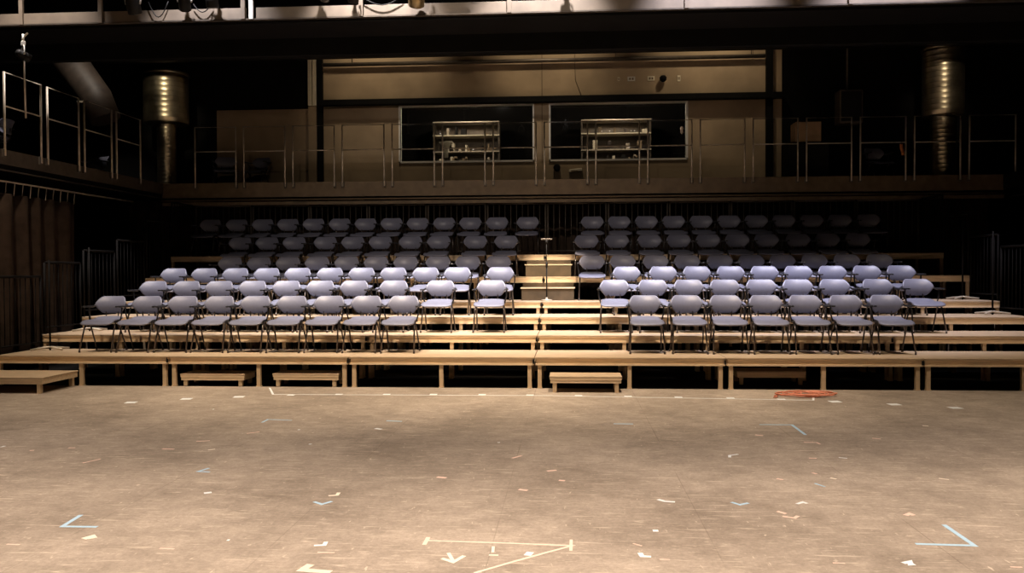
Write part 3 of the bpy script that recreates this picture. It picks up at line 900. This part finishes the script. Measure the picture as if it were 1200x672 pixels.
# ---------------------------------------------------------------- tape on the stage floor
TAPES = [
    ('rectangle', 'white', None, [[-4.659, -1.368]], 'white tape rectangle, nearest the low platform at the left'),
    ('rectangle', 'white', None, [[-4.132, -1.07]], 'white tape rectangle, middle one of the three at the left of the long tape line'),
    ('rectangle', 'white', None, [[-3.563, -0.881]], "white tape rectangle just left of the long tape line's left corner"),
    ('rectangle', 'white', None, [[3.5, -0.942]], 'white tape rectangle closest to the orange cord coil, on its right'),
    ('rectangle', 'white', None, [[4.097, -1.119]], 'white tape rectangle, middle one of the three right of the orange cord'),
    ('rectangle', 'white', None, [[4.668, -1.329]], 'white tape rectangle farthest right on the stage floor'),
    ('spacer', 'white', None, [[-2.973, -0.715]], 'small white tape patch on the long white line, first from its left end'),
    ('spacer', 'white', None, [[-2.397, -0.633]], 'small white tape patch on the long white line, second from its left end'),
    ('spacer', 'white', None, [[-1.804, -0.607]], 'small white tape patch on the long white line, third from its left end'),
    ('spacer', 'white', None, [[-1.224, -0.583]], 'small white tape patch on the long white line, fourth from its left end'),
    ('spacer', 'white', None, [[-0.622, -0.571]], 'small white tape patch on the long white line, fifth from its left end'),
    ('spacer', 'white', None, [[-0.033, -0.588]], 'small white tape patch on the long white line, sixth from its left end'),
    ('spacer', 'white', None, [[0.559, -0.605]], 'small white tape patch on the long white line, seventh from its left end'),
    ('spacer', 'white', None, [[1.155, -0.635]], 'small white tape patch on the long white line, eighth from its left end'),
    ('spacer', 'white', None, [[1.751, -0.677]], 'small white tape patch on the long white line, ninth from its left end'),
    ('spacer', 'white', None, [[2.357, -0.719]], 'small white tape patch on the long white line, tenth from its left end'),
    ('spacer', 'white', None, [[2.933, -0.799]], 'small white tape patch on the long white line, eleventh from its left end'),
    ('line', 'white', 0.032, [[-3.471, -0.085], [-3.215, -0.668], [0.166, -0.622], [3.28, -0.856], [3.484, -0.156]], 'long white tape line with turned corners on the floor before the decks'),
    ('corner', 'blue', 0.035, [[-2.599, -5.776], [-2.573, -6.011], [-2.359, -6.007]], 'pale blue tape corner mark at the lower left of the stage floor'),
    ('corner', 'blue', 0.035, [[2.661, -5.684], [2.66, -6.063], [2.351, -6.052]], 'pale blue tape corner mark at the lower right of the stage floor'),
    ('corner', 'blue', 0.03, [[-2.334, -4.513], [-2.371, -4.625], [-2.273, -4.636]], 'small blue tape arrowhead left of centre pointing left'),
    ('corner', 'blue', 0.03, [[-1.232, -5.4], [-1.163, -5.457], [-1.117, -5.384]], 'shallow blue tape V on the floor in the left half'),
    ('corner', 'blue', 0.03, [[1.501, -5.261], [1.544, -5.319], [1.607, -5.275]], 'shallow blue tape V on the floor in the right half'),
    ('corner', 'blue', 0.03, [[-2.643, -2.57], [-2.644, -2.4], [-2.381, -2.436]], 'pale blue tape corner just in front of the left end of the long white line'),
    ('strip', 'blue', 0.04, [[-1.406, -2.415], [-1.243, -2.441]], "short straight blue tape strip left of the floor's centre line"),
    ('strip', 'blue', 0.04, [[0.884, -2.472], [1.076, -2.477]], "short straight blue tape strip right of the floor's centre line"),
    ('corner', 'blue', 0.035, [[2.309, -2.45], [2.621, -2.449], [2.613, -2.95]], 'pale blue tape corner in front of the orange cord coil'),
    ('strip', 'blue', 0.02, [[2.184, -4.74], [2.228, -4.832]], 'short slanted blue tape strip in the right half'),
    ('line', 'peach', 0.022, [[-0.355, -6.146], [0.031, -6.161], [0.458, -6.188], [0.164, -6.45], [-0.03, -6.634]], 'peach tape line that doubles back to a point at the bottom centre'),
    ('strip', 'peach', 0.03, [[-0.357, -6.22], [-0.356, -6.086]], 'peach tape bar across the left end of the doubled line'),
    ('cross', 'peach', 0.022, [[0.456, -6.085], [0.453, -6.273]], 'peach tape bar across the pointed right end of the doubled line'),
    ('arrow', 'cream', 0.03, [[-0.225, -6.433], [-0.158, -6.487], [-0.113, -6.387]], 'cream tape arrowhead under the doubled peach line'),
    ('strip', 'cream', 0.025, [[-0.203, -6.345], [-0.161, -6.468]], 'cream tape shaft of the arrowhead under the doubled peach line'),
    ('arrow', 'peach', 0.055, [[-0.89, -6.561], [-0.909, -6.643], [-0.753, -6.664]], 'broad pinkish tape arrow at the bottom edge left of centre'),
    ('strip', 'cream', 0.02, [[0.017, -6.366], [0.068, -6.367]], 'tiny cream tape dash below the doubled peach line'),
    ('strip', 'cream', 0.02, [[0.028, -6.227], [0.034, -6.324]], 'tiny cream tape upright below the doubled peach line'),
    ('strip', 'white', 0.05, [[0.222, -6.361], [0.236, -6.306]], 'white tape scrap on the slanting leg of the doubled peach line'),
    ('scrap', 'cream', 0.06, [[-2.311, -6.227], [-2.289, -6.187], [-2.262, -6.217]], 'cream tape scrap just below the lower left blue corner'),
    ('scrap', 'white', 0.05, [[-2.052, -5.233], [-2.009, -5.208]], 'white tape scrap below the small blue arrowhead'),
    ('scrap', 'cream', 0.03, [[-1.179, -5.251], [-1.125, -5.233], [-1.131, -5.167]], 'cream tick shaped tape beside the left blue V'),
    ('scrap', 'white', 0.03, [[-0.964, -6.266], [-0.909, -6.256], [-0.916, -6.2]], 'white tick shaped tape low down left of the doubled line'),
    ('scrap', 'white', 0.05, [[-1.423, -2.832], [-1.355, -2.872]], 'white tape scrap below the left straight blue strip'),
    ('dot', 'white', 0.04, [[-2.155, -2.933], [-2.135, -2.932]], 'tiny white tape dot right of the pale blue corner at the back left'),
    ('dot', 'white', 0.04, [[-1.838, -3.592], [-1.816, -3.591]], 'tiny white tape dot, the nearer of two at the left'),
    ('dot', 'white', 0.04, [[-3.493, -1.799], [-3.474, -1.798]], 'tiny white tape dot just below the left white rectangles'),
    ('dot', 'white', 0.03, [[-1.484, -6.203], [-1.47, -6.202]], 'tiny white tape dot at the lower left'),
    ('strip', 'pink', 0.018, [[-1.796, -6.363], [-1.713, -6.366]], 'thin pink tape dash at the lower left near the bottom edge'),
    ('strip', 'pink', 0.018, [[-0.91, -6.378], [-0.817, -6.377]], 'thin pink tape dash under the low white tick'),
    ('strip', 'pink', 0.018, [[-2.687, -6.342], [-2.61, -6.345]], 'thin pink tape dash in the lower left corner'),
    ('strip', 'pink', 0.03, [[-3.043, -3.844], [-2.933, -3.853]], 'pink tape dash, longest of those at the middle left'),
    ('strip', 'pink', 0.03, [[-3.877, -3.852], [-3.822, -3.842]], 'pink tape dash, second from the left edge'),
    ('strip', 'pink', 0.03, [[-4.145, -3.969], [-4.113, -3.961]], 'pink tape speck nearest the left edge'),
    ('strip', 'pink', 0.03, [[-2.892, -3.515], [-2.78, -3.483]], 'pink tape dash above the longest one at the left'),
    ('scrap', 'cream', 0.03, [[-2.625, -3.871], [-2.581, -3.835]], 'cream tape scrap right of the longest pink dash'),
    ('scrap', 'white', 0.03, [[-4.491, -3.851], [-4.486, -3.798]], 'white tape scrap at the left edge of the floor'),
    ('strip', 'pink', 0.03, [[-2.577, -3.14], [-2.485, -3.06]], 'pink tape dash under the pale blue corner at the back left'),
    ('strip', 'pink', 0.02, [[-3.419, -4.396], [-3.355, -4.25]], 'slanted pink tape streak at the middle left'),
    ('scrap', 'pink', 0.045, [[-0.527, -4.699], [-0.454, -4.721]], 'pale pink tape scrap near the centre of the floor'),
    ('dot', 'white', 0.03, [[-0.188, -3.436], [-0.165, -3.435]], 'tiny white tape dot near the centre of the floor'),
    ('strip', 'pink', 0.03, [[-0.017, -4.053], [0.054, -3.955]], 'slanted pink tape strip just right of centre'),
    ('scrap', 'pink', 0.04, [[0.277, -4.472], [0.348, -4.441]], 'pale pink tape scrap, middle of the three right of centre'),
    ('scrap', 'pink', 0.04, [[0.371, -4.747], [0.414, -4.757]], 'pink tape scrap below the other two right of centre'),
    ('scrap', 'pink', 0.04, [[0.096, -5.016], [0.157, -5.042]], 'pale pink tape scrap, leftmost of those right of centre'),
    ('scrap', 'white', 0.035, [[1.03, -5.221], [1.07, -5.264], [1.135, -5.277]], 'long white tape scrap left of the right blue V'),
    ('scrap', 'white', 0.045, [[0.93, -5.894], [0.962, -5.894]], 'white tape scrap below the long white scrap'),
    ('scrap', 'white', 0.035, [[0.823, -6.286], [0.83, -6.339], [0.877, -6.343]], 'white L shaped tape low down right of the doubled line'),
    ('strip', 'pink', 0.016, [[0.917, -6.383], [0.97, -6.385]], 'thin pink dash right of the low white L'),
    ('strip', 'pink', 0.016, [[0.798, -6.133], [0.842, -6.171]], 'thin pink slanted dash above the low white L'),
    ('scrap', 'white', 0.03, [[1.741, -3.931], [1.756, -3.852], [1.833, -3.81]], 'small white hooked tape in the right half'),
    ('strip', 'pink', 0.04, [[2.154, -2.973], [2.215, -3.01]], "pale pink tape strip left of the back right blue corner's tip"),
    ('strip', 'pink', 0.022, [[2.507, -3.283], [2.613, -3.296], [2.624, -3.361]], 'reddish pink tape strip below the back right blue corner'),
    ('strip', 'pink', 0.03, [[3.164, -3.08], [3.226, -3.116]], 'pink tape dash in the back right of the floor'),
    ('scrap', 'cream', 0.04, [[3.869, -2.43], [3.919, -2.445]], 'cream tape scrap far back at the right'),
    ('scrap', 'white', 0.025, [[2.617, -3.889], [2.675, -3.917]], 'white tape dash with a faint bend in the right half'),
    ('strip', 'pink', 0.03, [[2.372, -3.924], [2.43, -3.93]], 'pale pink dash beside the white dash in the right half'),
    ('scrap', 'pink', 0.03, [[2.257, -4.421], [2.277, -4.46]], 'small pink scrap above the slanted blue strip'),
    ('scrap', 'pink', 0.035, [[1.947, -4.618], [1.989, -4.643]], 'pink scrap left of the slanted blue strip'),
    ('scrap', 'cream', 0.03, [[2.342, -4.572], [2.375, -4.603]], 'cream scrap right of the slanted blue strip'),
    ('scrap', 'white', 0.03, [[1.916, -5.278], [1.966, -5.235], [1.985, -5.265]], 'white tape arrowhead above the two pink strips at the right'),
    ('strip', 'pink', 0.035, [[1.748, -5.457], [1.788, -5.507]], 'pink tape strip, upper of the pair at the right'),
    ('strip', 'pink', 0.03, [[1.753, -5.563], [1.817, -5.595], [1.85, -5.547]], 'pink tape strip, lower of the pair at the right'),
    ('scrap', 'pink', 0.04, [[2.511, -5.501], [2.552, -5.463], [2.563, -5.498]], 'pink tape scrap left of the lower right blue corner'),
    ('scrap', 'white', 0.035, [[2.161, -6.367], [2.204, -6.345], [2.193, -6.384], [2.215, -6.38]], 'white tape scrap below the lower right blue corner'),
    ('strip', 'pink', 0.016, [[1.803, -6.385], [1.862, -6.388]], 'thin pink dash left of the white scrap near the bottom right'),
    ('strip', 'pink', 0.016, [[2.682, -6.393], [2.739, -6.394]], 'thin pink dash in the bottom right corner'),
    ('scrap', 'cream', 0.02, [[3.119, -4.543], [3.176, -4.578]], 'faint cream streak of tape at the middle right'),
]
def strip_mesh(bm, P, wd, th):
    P = [Vector((p[0], p[1], 0)) for p in P]
    L_, R_ = [], []
    for i, p in enumerate(P):
        d0 = (p - P[i - 1]).normalized() if i else None
        d1 = (P[i + 1] - p).normalized() if i < len(P) - 1 else None
        if d0 is None: d0 = d1
        if d1 is None: d1 = d0
        n0 = Vector((-d0.y, d0.x, 0)); n1 = Vector((-d1.y, d1.x, 0))
        n = (n0 + n1)
        if n.length < .2:
            n = n0
        n.normalize()
        k = wd / 2 / max(.35, n.dot(n0))
        L_.append(p + n * k); R_.append(p - n * k)
    rows = []
    for a, b in zip(L_, R_):
        rows.append([bm.verts.new(a), bm.verts.new(b), bm.verts.new(b + Vector((0, 0, th))), bm.verts.new(a + Vector((0, 0, th)))])
    for A, Bq in zip(rows, rows[1:]):
        for k in range(4):
            bm.faces.new((A[k], A[(k + 1) % 4], Bq[(k + 1) % 4], Bq[k]))
    bm.faces.new(rows[0]); bm.faces.new(rows[-1])


TAPE_NAME = {'rectangle': 'tape_rectangle', 'spacer': 'tape_patch', 'line': 'tape_line', 'corner': 'tape_corner', 'strip': 'tape_strip',
             'cross': 'tape_strip', 'arrow': 'tape_arrow', 'scrap': 'tape_scrap', 'dot': 'tape_dot'}
for n_, (kind, colr, wd, P, lab) in enumerate(TAPES):
    bm = bmesh.new()
    zt = .0008
    if kind == 'rectangle':
        strip_mesh(bm, [(P[0][0] - .062, P[0][1] - .01), (P[0][0] + .062, P[0][1] + .01)], .125, zt)
    elif kind == 'spacer':
        strip_mesh(bm, [(P[0][0] - .045, P[0][1]), (P[0][0] + .045, P[0][1])], .085, zt + .0008)
    else:
        strip_mesh(bm, P, wd * .8, zt + (n_ % 4) * .0002)
    tag(obj(TAPE_NAME[kind], bm, 'tape_' + colr), lab, 'floor tape', 'tape marks on the stage floor')
